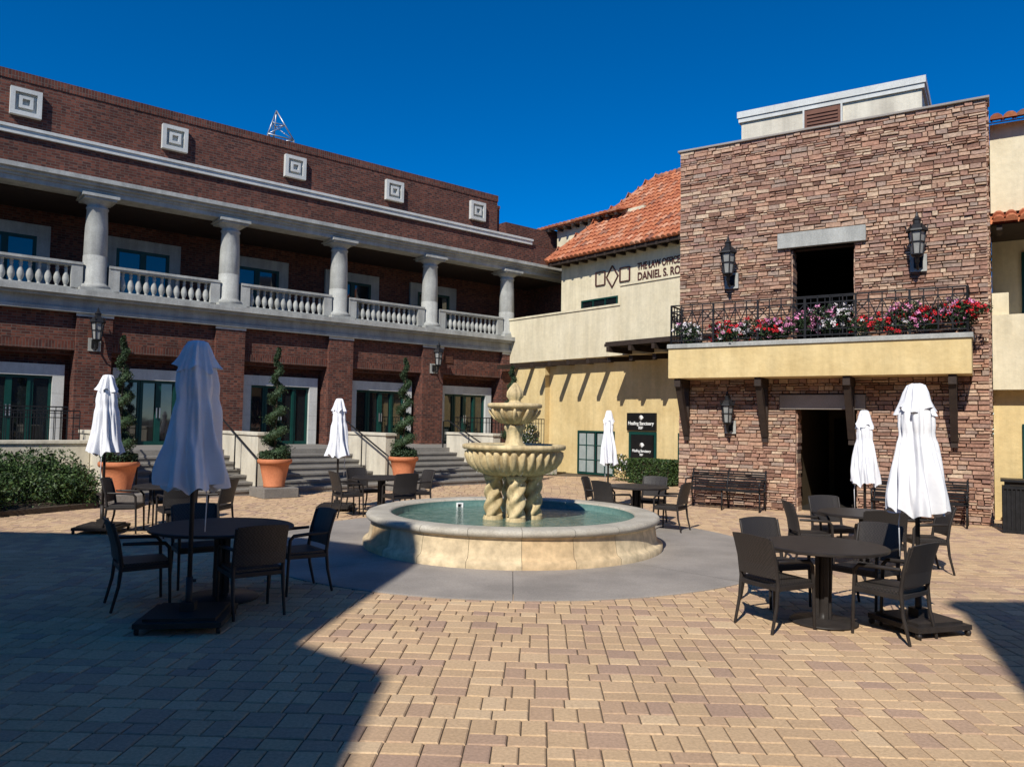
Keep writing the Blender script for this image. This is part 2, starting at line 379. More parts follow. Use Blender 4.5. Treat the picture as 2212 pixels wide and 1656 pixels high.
p=P('doors_and_windows','green_paint')
for b_ in [-4.5*B]+bays:
    def frame(x0,x1,z0,z1,y0,y1,w):
        p.box(x0,x0+w,y0,y1,z0,z1); p.box(x1-w,x1,y0,y1,z0,z1); p.box(x0+w,x1-w,y0,y1,z1-w,z1); p.box(x0+w,x1-w,y0,y1,z0,z0+w*1.5)
    p.use('green_paint')
    frame(b_-1.0,b_-.5,1.0,2.9,.25,.34,.07); frame(b_+.5,b_+1.0,1.0,2.9,.25,.34,.07)
    frame(b_-.5,b_,1.0,2.9,.22,.33,.075); frame(b_,b_+.5,1.0,2.9,.22,.33,.075)
    p.use('glass'); p.box(b_-.95,b_+.95,.30,.36,1.05,2.85)
    p.use('steel'); p.box(b_-.06,b_-.03,.17,.19,1.8,2.1); p.box(b_+.03,b_+.06,.17,.19,1.8,2.1)
    p.use('green_paint'); frame(b_-.8,b_,5.25,7.15,2.5,2.58,.09); frame(b_,b_+.8,5.25,7.15,2.5,2.58,.09)
    p.use('glass'); p.box(b_-.78,b_+.78,2.55,2.62,5.3,7.1)
p.obj(LB)
SW=(-8.2,-4.82,-1.25,2.5)
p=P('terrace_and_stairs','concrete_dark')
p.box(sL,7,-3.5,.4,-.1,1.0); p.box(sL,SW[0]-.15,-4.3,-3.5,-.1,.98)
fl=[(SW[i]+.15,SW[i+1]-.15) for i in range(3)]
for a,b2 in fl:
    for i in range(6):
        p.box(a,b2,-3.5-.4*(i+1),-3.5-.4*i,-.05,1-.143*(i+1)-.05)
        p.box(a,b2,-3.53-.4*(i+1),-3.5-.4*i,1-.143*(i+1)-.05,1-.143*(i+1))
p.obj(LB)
p=P('stair_walls','cream_wall')
for s0 in SW:
    p.box(s0-.15,s0+.15,-5.75,-3.3,0,1.42)
    p.box(s0-.185,s0+.185,-5.79,-3.26,1.42,1.50)
p.box(sL,SW[0]-.16,-4.5,-4.3,0,1.2); p.box(sL,SW[0]-.186,-4.54,-4.26,1.2,1.28)
p.box(SW[3]+.15,7,-3.7,-3.5,0,1.02)
p.use('concrete_dark')
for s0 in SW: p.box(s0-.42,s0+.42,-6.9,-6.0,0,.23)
p.obj(LB,bevel=.012)
p=P('terrace_railing','iron')
def rail(x0,x1,y,z0,z1,step=.13):
    p.box(x0,x1,y-.02,y+.02,z1-.03,z1); p.box(x0,x1,y-.012,y+.012,z0+.08,z0+.1); p.box(x0,x1,y-.012,y+.012,z1-.18,z1-.16)
    n=int((x1-x0)/step)
    for k in range(n+1):
        x=x0+(x1-x0)*k/n; p.box(x-.008,x+.008,y-.008,y+.008,z0,z1-.03)
rail(sL,-8.5,-2.6,1.0,2.05); rail(2.6,6.6,-3.4,1.0,2.0)
rail(-11.5,-8.5,-4.0,1.0,1.95)
p.obj(LB)
p=P('roof_antenna','steel')
ax,ay,az=.15,6.0,11.3
base=[(ax-.6,ay-.3,az),(ax+.6,ay-.3,az),(ax,ay+.5,az)]; mid=[(ax-.55,ay-.3,13.3),(ax+.55,ay-.3,13.3),(ax,ay+.45,13.3)]; top=(ax-.1,ay,14.45)
for i in range(3):
    j=(i+1)%3
    p.tube([base[i],mid[i]],.034,6); p.tube([mid[i],mid[j]],.030,6); p.tube([mid[i],top],.030,6); p.tube([base[i],mid[j]],.024,6)
    q=[(a_+b__)/2 for a_,b__ in zip(mid[i],top)]; q2=[(a_+b__)/2 for a_,b__ in zip(mid[j],top)]; p.tube([q,q2],.02,6); p.tube([mid[i],q2],.018,5)
p.use('concrete_dark'); p.box(ax-.8,ax+.8,ay-.5,ay+.7,9.0,11.32)
p.obj(LB)
LBM=Matrix.Translation((-6.05,26.35,0))@Matrix.Rotation(LBrot,4,'Z')
p=P('stair_handrail','iron')
p.tube([(0,.1,1.0),(0,.1,1.85),(0,-.15,1.88),(0,-2.6,.95),(0,-2.75,.9),(0,-2.75,.05)],.022,8)
p.tube([(0,-1.3,.55),(0,-1.3,1.44)],.018,8)
h0=p.obj(loc=tuple(LBM@Vector((SW[1]-.35,-3.5,0))),rot=LBrot)
for s0 in (SW[0]+.4,SW[2]-.35,SW[3]-.35): inst(h0,tuple(LBM@Vector((s0,-3.5,0))),LBrot)

def make_lantern():
    p=P('wall_lantern','concrete'); p.box(-.13,.13,-.03,0,-.42,-.12)
    p.use('iron'); p.box(-.07,.07,-.06,-.03,-.36,-.16)
    p.tube([(0,-.05,-.28),(0,-.14,-.40),(0,-.24,-.36),(0,-.26,-.22)],.02,8)
    p.lathe(0,-.26,[(.0,-.34),(.035,-.30),(.03,-.22),(.08,-.2),(.095,-.17)],12)
    for k in range(6):
        a=math.pi/3*k; c,s_=math.cos(a),math.sin(a)
        p.beam((.085*c,-.26+.085*s_,-.18),(.135*c,-.26+.135*s_,.22),.018)
    for zz,r in ((-.17,.09),(.04,.115),(.22,.138)):
        pts=[(r*math.cos(math.pi/3*k),-.26+r*math.sin(math.pi/3*k),zz) for k in range(7)]
        for k in range(6): p.beam(pts[k],pts[k+1],.016)
    p.lathe(0,-.26,[(.175,.22),(.165,.25),(.105,.33),(.06,.36),(.06,.41),(.075,.42),(.03,.48),(.015,.54),(0,.58)],6,smooth=False)
    for k in range(6):
        a=math.pi/3*k; p.beam((.15*math.cos(a),-.26+.15*math.sin(a),.24),(.17*math.cos(a),-.26+.17*math.sin(a),.33),.015)
    p.use('lamp_glass'); p.lathe(0,-.26,[(.08,-.17),(.125,.22)],6,smooth=False)
    return p
lan=make_lantern()
SBrot=math.radians(-32.3); SBM=Matrix.Translation((4.03,18.5,0))@Matrix.Rotation(SBrot,4,'Z')
l0=lan.obj(loc=tuple(LBM@Vector((-7.54,-.36,4.12))),rot=LBrot); l0.scale=(1.2,)*3
inst(l0,tuple(LBM@Vector((3.77,-.36,4.12))),LBrot,1.2)

def topiary(seed):
    random.seed(seed); p=P('potted_topiary','terracotta')
    k_=.87
    p.lathe(0,0,[(r,z*k_) for r,z in [(0,0),(.24,0),(.25,.04),(.24,.06),(.31,.45),(.34,.62),(.38,.64),(.40,.68),(.40,.74),(.38,.76),(.34,.76),(.33,.70),(0,.70)]],32)
    p.use('bark'); p.tube([(0,0,.5),(0,0,2.9)],[.035,.012],7)
    p.use('leaf_dark'); H=2.66; turns=5.6
    def hel(t):
        z=.64+H*t; r=.18*(1-t)**.85+.012; a=turns*2*math.pi*t+seed; return Vector((r*math.cos(a),r*math.sin(a),z)),(.165*(1-t)**.75+.042)
    pts=[];rr=[]
    for i in range(90):
        c,b_=hel(i/89*.97); pts.append(c); rr.append(b_*.55)
    p.tube(pts,rr,8)
    for i in range(9500):
        t=random.random()**1.3; c,b_=hel(t)
        d=Vector((R(-1,1),R(-1,1),R(-1,1))); 
        if d.length<.05: continue
        d.normalize(); d.z*=.62; lump=1+.16*math.sin(t*91+seed*3)+.1*math.sin(t*213)
        p.leaf(c+d*b_*R(.55,1.08)*lump*(1.3 if random.random()<.07 else 1), R(.014,.028))
    for i in range(1500):
        a=R(0,6.28); r=.36*math.sqrt(random.random()); p.leaf((r*math.cos(a),r*math.sin(a),.65+R(0,.26)*(1-r)),R(.02,.036))
    return p
for k,s0 in enumerate(SW):
    topiary(k+1).obj(loc=tuple(LBM@Vector((s0,-6.45,.23))),rot=k*1.3)
random.seed(11)
p=P('hedge','leaf_hedge')
def hfront(s): return 6.9+.45*(-8.75-s)
p.use('dirt'); 
p.T=LBM
p.prism([(-8.7,-4.5),(-8.65,-6.9),(-11,-7.9),(-16,-10),(-16,-4.5)],-.01,.10)
p.use('leaf_hedge')
cl=[]
for i in range(190):
    s=R(-15,-8.85); f=hfront(s); n=R(4.8,f-.15); back=(f-n)/(f-4.7)
    h=.48+.5*back*R(.6,1.2); r=R(.2,.36); cl.append((s,n,h,r))
for i in range(70000):
    s,n,h,r=random.choice(cl); d=Vector((R(-1,1),R(-1,1),R(-1,1))).normalized()*r*R(.7,1.1)
    q=(s+d.x,-(n+d.y),max(.05,h-.12+d.z)) if random.random()<.7 else (s+d.x,-(n+d.y),R(.05,h))
    p.leaf(q,R(.018,.042))
p.obj()
def bush(name,cx,cy,rx,ry,h,n,box=False,mat='leaf_hedge',flowers=None,z0=0,lsz=(.02,.045)):
    p=P(name,mat)
    cl=[(R(-.7,.7)*rx,R(-.7,.7)*ry,R(.3,.85)*h,R(.25,.45)*min(rx,ry,h)) for _ in range(26)]
    for i in range(n):
        if box:
            x,y_,z=R(-1,1)*rx,R(-1,1)*ry,R(0,1)*h; k=random.randint(0,2)
            if k==0: x=math.copysign(rx*R(.92,1.04),x)
            elif k==1: y_=-ry*R(.9,1.05)
            else: z=h*R(.93,1.04)
        else:
            a=random.choice(cl); d=Vector((R(-1,1),R(-1,1),R(-1,1))).normalized()*a[3]*R(.8,1.1); x,y_,z=a[0]+d.x,a[1]+d.y,max(.03,a[2]+d.z)
            if random.random()<.25: z=R(0,z)
        p.use(mat)
        if flowers and random.random()<.10: p.use(random.choice(flowers))
        p.leaf((cx+x,cy+y_,z0+z),R(*lsz))
    if box:
        p.use('dirt'); p.box(cx-rx*.88,cx+rx*.88,cy-ry*.85,cy+ry*.85,z0,z0+h*.88)
    return p

# ------------------------------------------------------------------ MIDDLE stucco wing
MWrot=math.radians(-50); MW=empty('stucco_building',(-.2,31,0),MWrot); MWM=Matrix.Translation((-.2,31,0))@Matrix.Rotation(MWrot,4,'Z')
p=P('stucco_walls','stucco_yellow')
p.box(2.0,12,.5,1.2,0,4.3); p.box(-.6,2.0,.25,1.2,0,4.3)
p.use('stucco_cream')
p.box(.0,6.1,0,.35,4.22,5.95); p.box(6.1,12,-.06,.4,4.22,6.6)
p.box(0,12,.35,2.2,4.24,4.9)
p.box(1.0,12,2.0,2.5,4.9,8.42)
p.box(-1.0,4,3.6,4.0,4.9,10.6); p.box(12,12.2,-.06,8,0,8.4)
p.obj(MW)
p=P('parapet_cap','stucco_cream'); p.box(-.03,6.07,-.04,.39,5.95,6.02); p.box(6.06,12,-.10,.44,6.6,6.67); p.obj(MW)
p=P('window_frames','green_paint')
def win(x0,x1,z0,z1,y,nx,nz,w=.06):
    p.use('glass'); p.box(x0+.01,x1-.01,y-.01,y+.05,z0+.01,z1-.01)
    p.use('green_paint'); p.box(x0,x1,y-.05,y-.012,z0,z0+w); p.box(x0,x1,y-.05,y-.012,z1-w,z1); p.box(x0,x0+w,y-.05,y-.012,z0+w,z1-w); p.box(x1-w,x1,y-.05,y-.012,z0+w,z1-w)
    for k in range(1,nx): x=x0+(x1-x0)*k/nx; p.box(x-.02,x+.02,y-.045,y-.012,z0+w,z1-w)
    for k in range(1,nz): z=z0+(z1-z0)*k/nz; p.box(x0+w,x1-w,y-.04,y-.014,z-.015,z+.015)
win(3.6,5.42,.02,1.6,.5,4,3); win(6.1,7.3,.02,1.6,.5,1,1,.09); win(2.2,4.14,6.25,6.75,2.0,3,1); win(8.2,9.2,.02,1.6,.5,1,1)
p.use('blind')
for x0 in (3.68,4.60): p.box(x0,x0+.74,.472,.486,.1,1.5)
p.obj(MW)
p=P('rafter_tails','wood_dark')
for k in range(12):
    t=.35+k*.98; p.beam((t,.5,4.12),(t,-.75,4.02),.15,.17)
p.box(6.4,10.5,-1.1,-.07,4.50,4.56)
for k in range(6): p.box(6.4,10.5,-1.15+k*.2,-1.07+k*.2,4.40-.0,4.497)
for k in range(4): p.beam((6.6+k*.95,.4,4.30),(6.6+k*.95,-1.2,4.30),.12,.16)
p.obj(MW)
p=P('tile_roof','terracotta')
E0=Vector((.7,1.4,8.42)); R0=Vector((2.65,6,12.47)); E1=Vector((13,1.4,8.42)); R1=Vector((13,6,12.47)); B0=Vector((.7,10.6,8.42))
p.poly([E0,E1,R1,R0]); p.poly([E0,R0,B0]); p.poly([B0,R0,R1,Vector((13,10.6,8.42))])
p.poly([E0,B0,Vector((13,10.6,8.42)),E1])
p.use('roof_tile')
V=(R0-Vector((2.65,1.4,8.42))); L=V.length
tiles(p,E0,(1,0,0),V,50,int(L/.36)+1,lambda u_,v: u_>1.95*v/L-.05 and v<L)
Vl=Vector((1.95,0,4.05)); Ll=Vl.length
tiles(p,Vector((.7,10.6,8.42)),(0,-1,0),Vl,38,int(Ll/.36)+1,lambda u_,v: 4.6*v/Ll-.05<u_<9.2-4.6*v/Ll+.05 and v<Ll)
def ridge(a,b_,r=.14):
    a=Vector(a);b_=Vector(b_);n=int((b_-a).length/.38)
    for i in range(n):
        q=a.lerp(b_,i/n); w=a.lerp(b_,(i+1.12)/n); p.tube([q,w],[r,r*.85],10)
ridge(E0+Vector((0,0,.05)),R0+Vector((0,0,.05))); ridge(R0+Vector((0,0,.05)),R1)
p.use('terracotta'); p.poly([(-4.3,3.2,10.50),(3.2,3.2,10.50),(3.2,5.2,11.1),(-4.3,5.2,11.1)])
p.use('roof_tile'); tiles(p,(-4.3,3.2,10.52),(1,0,0),(0,2,.6),31,6)
p.use('wood_dark'); p.box(.75,12.5,1.45,1.55,8.28,8.40); p.box(.8,12,1.5,2.05,8.36,8.41)
for k in range(24): p.box(.9+k*.5,1.0+k*.5,1.42,2.0,8.25,8.38)
for k in range(15): p.box(-4.2+k*.5,-4.1+k*.5,3.2,3.7,10.36,10.47)
p.obj(MW)
text('THE LAW OFFICE','law_office_lettering_top',MW,5.1,1.985,7.60,.36,'brown_letters',1.95,bold=.006)
text('DANIEL S. RO','law_office_lettering_bottom',MW,5.1,1.985,7.20,.42,'brown_letters',1.95,bold=.006)
p=P('law_office_mark','brown_letters')      # plain stand-in mark: two squares and a tall diamond
for cx in (3.22,4.48):
    q=[(cx-.24,1.975,7.26),(cx+.24,1.975,7.26),(cx+.24,1.975,7.78),(cx-.24,1.975,7.78)]
    for i in range(4): p.beam(q[i],q[(i+1)%4],.06,.03)
q=[(3.85,1.975,7.10),(4.15,1.975,7.52),(3.85,1.975,7.94),(3.55,1.975,7.52)]
for i in range(4): p.beam(q[i],q[(i+1)%4],.06,.03)
p.obj(MW)
SG=empty('shop_sign',tuple(MWM@Vector((6.03,.42,1.65))),MWrot)
p=P('panel','black_sign'); p.box(0,1.27,0,.06,0,.60); p.obj(SG)
text('Healing Sanctuary','sign_text',SG,.635,-.006,.19,.17,'white_paint',1.12,'CENTER',.002)
text('RSF','sign_text_small',SG,.635,-.006,.05,.13,'white_paint',None,'CENTER',.002)
p=P('mark','white_paint'); p.lathe(0,0,[(0,-.02),(.05,0),(.09,.05),(.05,.10),(0,.12)],4); o=p.obj(SG,loc=(.635,-.0,.38)); o.scale=(1.3,.1,1.2)
DS=empty('door_sign',tuple(MWM@Vector((6.22,.43,.10))),MWrot)
p=P('panel','black_sign'); p.box(0,.96,0,.02,0,1.40); p.obj(DS)
text('Healing Sanctuary','door_text',DS,.48,-.012,.82,.13,'white_paint',.8,'CENTER',.001)
text('RSF','door_text_small',DS,.48,-.012,.70,.10,'white_paint',None,'CENTER',.001)
p=P('mark','white_paint'); p.lathe(0,0,[(0,-.02),(.05,0),(.09,.05),(.05,.10),(0,.12)],4); o=p.obj(DS,loc=(.48,-.0,1.0)); o.scale=(1.3,.1,1.2)

# ------------------------------------------------------------------ RIGHT stone building
SB=empty('stone_building',(4.03,18.5,0),SBrot); W=6.36; Ht=8.55
ops=[(2.6,3.92,3.7,5.86),(2.7,3.95,-.1,2.25)]
p=P('wall_core','mortar')
yb0,yb1=.03,.45
p.box(0,2.6,yb0,yb1,0,Ht); p.box(3.95,W,yb0,yb1,0,Ht); p.box(2.6,3.95,yb0,yb1,5.86,Ht); p.box(2.6,3.95,yb0,yb1,2.25,3.72)
p.box(2.6,2.7,yb0,yb1,0,2.25); p.box(3.92,3.95,yb0,yb1,3.72,5.86)
p.box(0,.3,.45,6,0,Ht-.4); p.box(W-.33,W-.03,.45,6,0,Ht); p.box(0,W,6,6.3,0,Ht-.4); p.box(.3,W-.33,.45,6,Ht-.9,Ht-.7)
p.obj(SB)
p=P('ledgestone_veneer','ledgestone')
def stones(x0,x1,z0,z1,put,ops):
    z=z0
    while z<z1-.02:
        h=random.choice([.05,.065,.08,.09,.11]); h=min(h,z1-z); x=x0
        while x<x1-.01:
            w=R(.10,.36)*(.8 if h<.07 else 1); w=min(w,x1-x)
            if x1-(x+w)<.08: w=x1-x
            sub=[(z,h)]
            if h>.10 and random.random()<.4: sub=[(z,h*.5),(z+h*.5,h*.5)]
            for zz,hh in sub:
                segs=[(x,x+w)]
                for (a,b_,c,d) in ops:
                    if zz+hh*.5>c and zz+hh*.5<d:
                        ns=[]
                        for (q,r) in segs:
                            if r<=a or q>=b_: ns.append((q,r))
                            else:
                                if q<a-.03: ns.append((q,a))
                                if r>b_+.03: ns.append((b_,r))
                        segs=ns
                for q,r in segs:
                    put(q+.003,r-.003,zz+.003,zz+hh-.003,R(.0,.045))
            x+=w
        z+=h
def stone_front(a,b_,c,d,dep):
    i=.008; j=lambda: R(-.008,.008); y0=-dep
    p.add([(a+j(),yb0,c),(b_+j(),yb0,c),(b_,yb0,d),(a,yb0,d),(a+i,y0+j(),c+i+j()),(b_-i,y0+j(),c+i+j()),(b_-i,y0+j(),d-i),(a+i,y0+j(),d-i+j()*.5)],
          [(4,5,6,7),(0,1,5,4),(1,2,6,5),(2,3,7,6),(3,0,4,7)])
stones(0,W,0,Ht-.06,stone_front,ops+[(2.35,4.12,5.86,6.2),(2.35,4.12,2.25,2.58)])
def stone_side(a,b_,c,d,dep):
    i=.008; x0=W-.03; x1=W+dep
    p.add([(x0,a,c),(x0,b_,c),(x0,b_,d),(x0,a,d),(x1,a+i,c+i),(x1,b_-i,c+i),(x1,b_-i,d-i),(x1,a+i,d-i)],[(4,5,6,7),(0,1,5,4),(1,2,6,5),(2,3,7,6),(3,0,4,7)])
stones(.0,6,0,Ht-.06,stone_side,[])
for (a,b_,c,d) in ops:
    z=max(c,0)
    while z<d-.02:
        h=min(R(.07,.13),d-z)
        for xx,sg in ((a,1),(b_,-1)):
            x0,x1=sorted((xx-sg*.01,xx+sg*R(.01,.035))); p.box(x0,x1,.04,.44,z+.004,z+h-.004)
        z+=h
p.obj(SB)
p=P('stone_lintels','concrete')
p.box(2.32,4.15,-.10,.2,5.86,6.2); p.use('plaza_concrete'); p.box(2.36,4.12,-.07,.2,2.25,2.57)
p.box(-.05,W+.06,-.07,.5,Ht-.06,Ht-.01)
p.obj(SB,bevel=.01)
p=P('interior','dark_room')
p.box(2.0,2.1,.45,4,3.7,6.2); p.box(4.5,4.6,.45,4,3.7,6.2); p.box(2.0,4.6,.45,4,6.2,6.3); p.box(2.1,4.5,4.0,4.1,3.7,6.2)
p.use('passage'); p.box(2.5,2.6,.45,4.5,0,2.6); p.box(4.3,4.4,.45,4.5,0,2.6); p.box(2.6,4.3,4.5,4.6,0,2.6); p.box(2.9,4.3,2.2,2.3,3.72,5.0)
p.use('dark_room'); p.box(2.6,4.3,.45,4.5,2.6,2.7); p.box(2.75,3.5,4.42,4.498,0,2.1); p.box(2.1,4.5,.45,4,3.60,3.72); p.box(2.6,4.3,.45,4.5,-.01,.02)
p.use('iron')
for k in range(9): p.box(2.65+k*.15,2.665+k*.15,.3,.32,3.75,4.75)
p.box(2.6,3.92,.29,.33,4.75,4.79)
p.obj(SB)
p=P('balcony_ledge','stucco_yellow'); p.box(.02,6.08,-.80,-.01,2.93,3.62); p.use('concrete'); p.box(-.0,6.11,-.84,-.05,3.62,3.72); p.obj(SB,bevel=.012)
p=P('balcony_brackets','wood_dark')
for t in (.22,2.05,3.85,5.75):
    p.box(t-.07,t+.07,-.74,-.05,2.74,2.925); p.beam((t,-.62,2.78),(t,-.07,1.65),.13,.15); p.box(t-.06,t+.06,-.11,-.03,1.5,2.74)
p.obj(SB)
p=P('balcony_railing','iron')
z0,z1=3.80,4.62
def brail(A,B_):
    A=Vector(A);B_=Vector(B_); Ln=(B_-A).length; n=max(1,round(Ln/.98))
    Z=lambda q,z: (q.x,q.y,z)
    for z,w in ((z1,.05),(z1-.14,.026),(z0+.12,.026),(z0,.03)): p.beam(Z(A,z),Z(B_,z),w,.025)
    for k in range(n+1):
        q=A.lerp(B_,k/n); p.beam(Z(q,3.72),Z(q,z1),.04)
    for k in range(n):
        a=A.lerp(B_,k/n); b_=A.lerp(B_,(k+1)/n)
        m=4
        for j in range(m+1):
            q=a.lerp(b_,j/m); p.beam(Z(q,z0),Z(q,z1),.02)
        for j in range(m):
            q=a.lerp(b_,j/m); r=a.lerp(b_,(j+1)/m)
            if j in(1,2):
                p.beam(Z(q,z0+.12),Z(r,z1-.14),.018); p.beam(Z(r,z0+.12),Z(q,z1-.14),.018)
            else:
                p.beam(Z(q,z1-.14),Z(r,z1-.42),.018); p.beam(Z(r,z1-.14),Z(q,z1-.42),.018)
brail((.08,-.76,0),(6.02,-.76,0)); brail((.08,-.76,0),(.08,-.02,0)); brail((6.02,-.76,0),(6.02,-.02,0))
p.obj(SB)
p=P('balcony_flowers','leaf_dark')
groups=[(.3,.75,'petal_white'),(.75,1.5,'petal_red'),(1.4,1.8,'petal_white'),(1.75,2.35,'petal_red'),(2.3,2.8,'petal_pink'),(2.8,3.6,'petal_pink'),(3.4,3.9,'petal_white'),(4.0,4.9,'petal_red'),(4.7,5.2,'petal_pink'),(5.1,5.6,'petal_red'),(5.3,6.0,'petal_pink'),(5.9,6.3,'petal_red')]
for (a,b_,kd) in groups:
    for _ in range(9):
        c=(R(a,b_),-R(.35,.8),R(3.82,4.12)+(.14 if a>4 or 2.7<a<3.5 else 0),R(.09,.18))
        for i in range(170):
            d=Vector((R(-1,1),R(-1,1),R(-1,1))).normalized()*c[3]*R(.6,1.1)
            p.use('leaf_dark'); p.leaf((c[0]+d.x*1.3,c[1]+d.y,max(3.74,c[2]+d.z)),R(.018,.036))
        for h_ in range(6):
            d=Vector((R(-1,1),R(-1,.3),R(-.3,1))).normalized()*c[3]*1.1; q=(c[0]+d.x*1.3,c[1]+d.y,max(3.78,c[2]+d.z))
            p.use(kd if random.random()<.85 else random.choice(['petal_white','petal_red','petal_pink']))
            for i in range(15): p.leaf((q[0]+R(-.04,.04),q[1]+R(-.04,.04),q[2]+R(-.03,.03)),R(.015,.028))
p.obj(SB)
p=P('roof_penthouse','cream_wall')
p.box(1.06,5.12,1.5,3.3,8,9.55); p.use('concrete_light'); p.box(1.0,5.18,1.44,3.36,9.55,9.66); p.box(.97,5.21,1.41,3.39,9.66,9.82)
p.use('louver'); p.box(2.6,3.42,1.44,1.5,8.2,9.52)
for k in range(14): p.box(2.66,3.36,1.41,1.44,8.3+k*.085,8.35+k*.085)
p.use('concrete_light'); p.box(2.56,2.6,1.42,1.5,8.2,9.55); p.box(3.42,3.46,1.42,1.5,8.2,9.55)
p.obj(SB)
for t,z in ((1.28,5.55),(5.14,5.60),(1.26,2.10)):
    o=inst(l0,tuple(SBM@Vector((t,-.05,z))),SBrot,1.2 if z>3 else 1.0)
YB=empty('yellow_building',tuple(SBM@Vector((6.36,0,0))),SBrot)
p=P('stucco_walls','stucco_yellow'); p.box(0.05,9,1.3,1.6,0,2.7); p.use('stucco_cream'); p.box(.05,9,.95,1.3,2.7,4.25); p.box(.05,9,3,3.3,4.25,6.2); p.box(.05,9,1.2,4,6.45,8.35); p.box(.05,9,1.0,3,4.1,4.24)
p.box(.05,9,1.6,6,0,2.65); p.box(.05,.35,1.25,3,5.1-.85,4.75)
p.obj(YB)
p=P('windows','green_paint'); win(.55,1.7,.7,2.0,1.3,2,3); win(.62,1.8,4.4,5.9,3.0,2,3); win(2.6,3.8,.3,2.1,1.3,2,3); p.obj(YB)
p=P('tile_roofs','terracotta'); p.poly([(0,.7,6.1),(9,.7,6.1),(9,1.3,6.42),(0,1.3,6.42)]); p.poly([(0,.9,8.3),(9,.9,8.3),(9,3.6,9.2),(0,3.6,9.2)])
p.use('roof_tile'); tiles(p,(0.06,.68,6.12),(1,0,0),(0,.6,.3),37,2); tiles(p,(0.06,.88,8.33),(1,0,0),(0,2.7,.9),37,8)
p.use('wood_dark'); 
for k in range(14): p.box(.15+k*.6,.25+k*.6,.75,1.3,5.98,6.08)
p.box(.05,9,1.25,3,6.2,6.44)
p.obj(YB)
p=bush('hedge',7.9,.75,1.2,.3,.72,7000,True); p.obj(loc=tuple(SBM@Vector((0,0,0))),rot=SBrot)
p=bush('hedge',8.3,-.75,.85,.35,.75,7000,True); p.obj(loc=tuple(MWM.translation),rot=MWrot)
p=bush('flowering_bush',2.7,-.9,1.1,.6,.9,6500,flowers=['petal_white']); p.obj(loc=tuple(MWM.translation),rot=MWrot)
p=bush('flowering_bush',1.6,-.2,.55,.4,2.1,5000,flowers=['petal_white']); p.obj(loc=tuple(MWM.translation),rot=MWrot)
p=bush('flowering_bush',6.9,-.6,.5,.4,.9,3000,flowers=['petal_white']); p.obj(loc=tuple(MWM.translation),rot=MWrot)

# ------------------------------------------------------------------ furniture
def chair():
    p=P('patio_chair','bronze'); 
    for sx in (-1,1):
        x=.255*sx
        p.tube([(x,.235,0),(x,.225,.3),(x,.21,.60),(x,.17,.645),(x,.0,.655),(x*.97,-.22,.66)],[.015,.017,.02,.021,.02,.017],8)
        p.tube([(x*.96,-.30,0),(x*.96,-.24,.25),(x*.95,-.22,.46),(x*.95,-.25,.66),(x*.97,-.31,.87)],[.015,.018,.021,.019,.015],8)
        p.beam((x*.95,-.22,.41),(x,.22,.42),.03,.045)
    p.beam((-.25,.22,.42),(.25,.22,.42),.03,.05); p.beam((-.24,-.22,.41),(.24,-.22,.41),.03,.045)
    p.use('wicker')
    n=6
    vs=[];fs=[]
    rows=[(.50,-.225),(.62,-.24),(.75,-.275),(.885,-.32)]
    for (z,y_) in rows:
        for k in range(n+1):
            f=k/n*2-1; vs.append((f*.245,y_-.03*(1-f*f),z+.015*(1-f*f)*(z>.8)))
    m_=len(vs)
    for v in list(vs): vs.append((v[0],v[1]-.022,v[2]))
    for r in range(3):
        for k in range(n):
            a=r*(n+1)+k; q=(a,a+1,a+n+2,a+n+1); fs.append(q); fs.append(tuple(i+m_ for i in reversed(q)))
    for k in range(n): fs.append((3*(n+1)+k,3*(n+1)+k+1,m_+3*(n+1)+k+1,m_+3*(n+1)+k)); fs.append((k+1,k,m_+k,m_+k+1))
    for r in range(3):
        a=r*(n+1); fs.append((a,a+n+1,m_+a+n+1,m_+a)); a+=n; fs.append((a+n+1,a,m_+a,m_+a+n+1))
    p.add(vs,fs)
    p.box(-.24,.24,-.21,.235,.43,.465)
    return p.obj(bevel=.004)
def table(rad=.58):
    p=P('patio_table','bronze')
    p.lathe(0,0,[(0,.70),(rad-.02,.70),(rad,.708),(rad,.728),(rad-.012,.735),(0,.735)],56,smooth=False)
    p.lathe(0,0,[(0,.67),(.2,.67),(.2,.70)],24,smooth=False)
    p.lathe(0,0,[(.045,.02),(.042,.68)],20)
    p.lathe(0,0,[(0,.0),(.30,.0),(.31,.012),(.30,.022),(.08,.034),(.05,.05),(.045,.1)],40)
    for k in range(4):
        a=math.pi/2*k+.6; p.beam((.06*math.cos(a),.06*math.sin(a),.03),(.06*math.cos(a),.06*math.sin(a),.68),.035)
    return p.obj()
C0=chair(); T0=table()
first={'c':True,'t':True}
def place(o,key,loc,rot,sc=1):
    if first[key]: o.location=loc; o.rotation_euler[2]=rot; o.scale=(sc,)*3; first[key]=False; return o
    return inst(o,loc,rot,sc)
def setg(tx,ty,chairs,sc=1,cs=.96):
    o=place(T0,'t',(tx,ty,.002),R(0,3)); 
    if sc!=1: o.scale=(sc,sc,1)
    for (deg,r,tw) in chairs:
        a=math.radians(deg); x=tx+r*math.cos(a); y_=ty+r*math.sin(a)
        place(C0,'c',(x,y_,.002),a+math.pi/2+math.radians(tw),cs)
setg(3.01,7.43,[(196,.52,10),(318,.60,-12),(104,.78,5),(40,.84,-5)])
setg(-2.95,7.98,[(206,.74,8),(312,.72,-6),(33,.80,5),(128,.80,-4)],1.22)
setg(4.72,10.3,[(170,.68,5),(262,.62,-5),(350,.72,3),(95,.75,6)])
setg(2.3,14.05,[(155,.68,5),(220,.62,-5),(320,.68,8),(60,.7,0)])
setg(-2.53,15.2,[(205,.66,8),(312,.62,-6),(130,.7,5),(30,.72,4)])
setg(-5.5,12.6,[(200,.68,-8),(300,.6,6),(350,.72,4),(120,.75,4)])
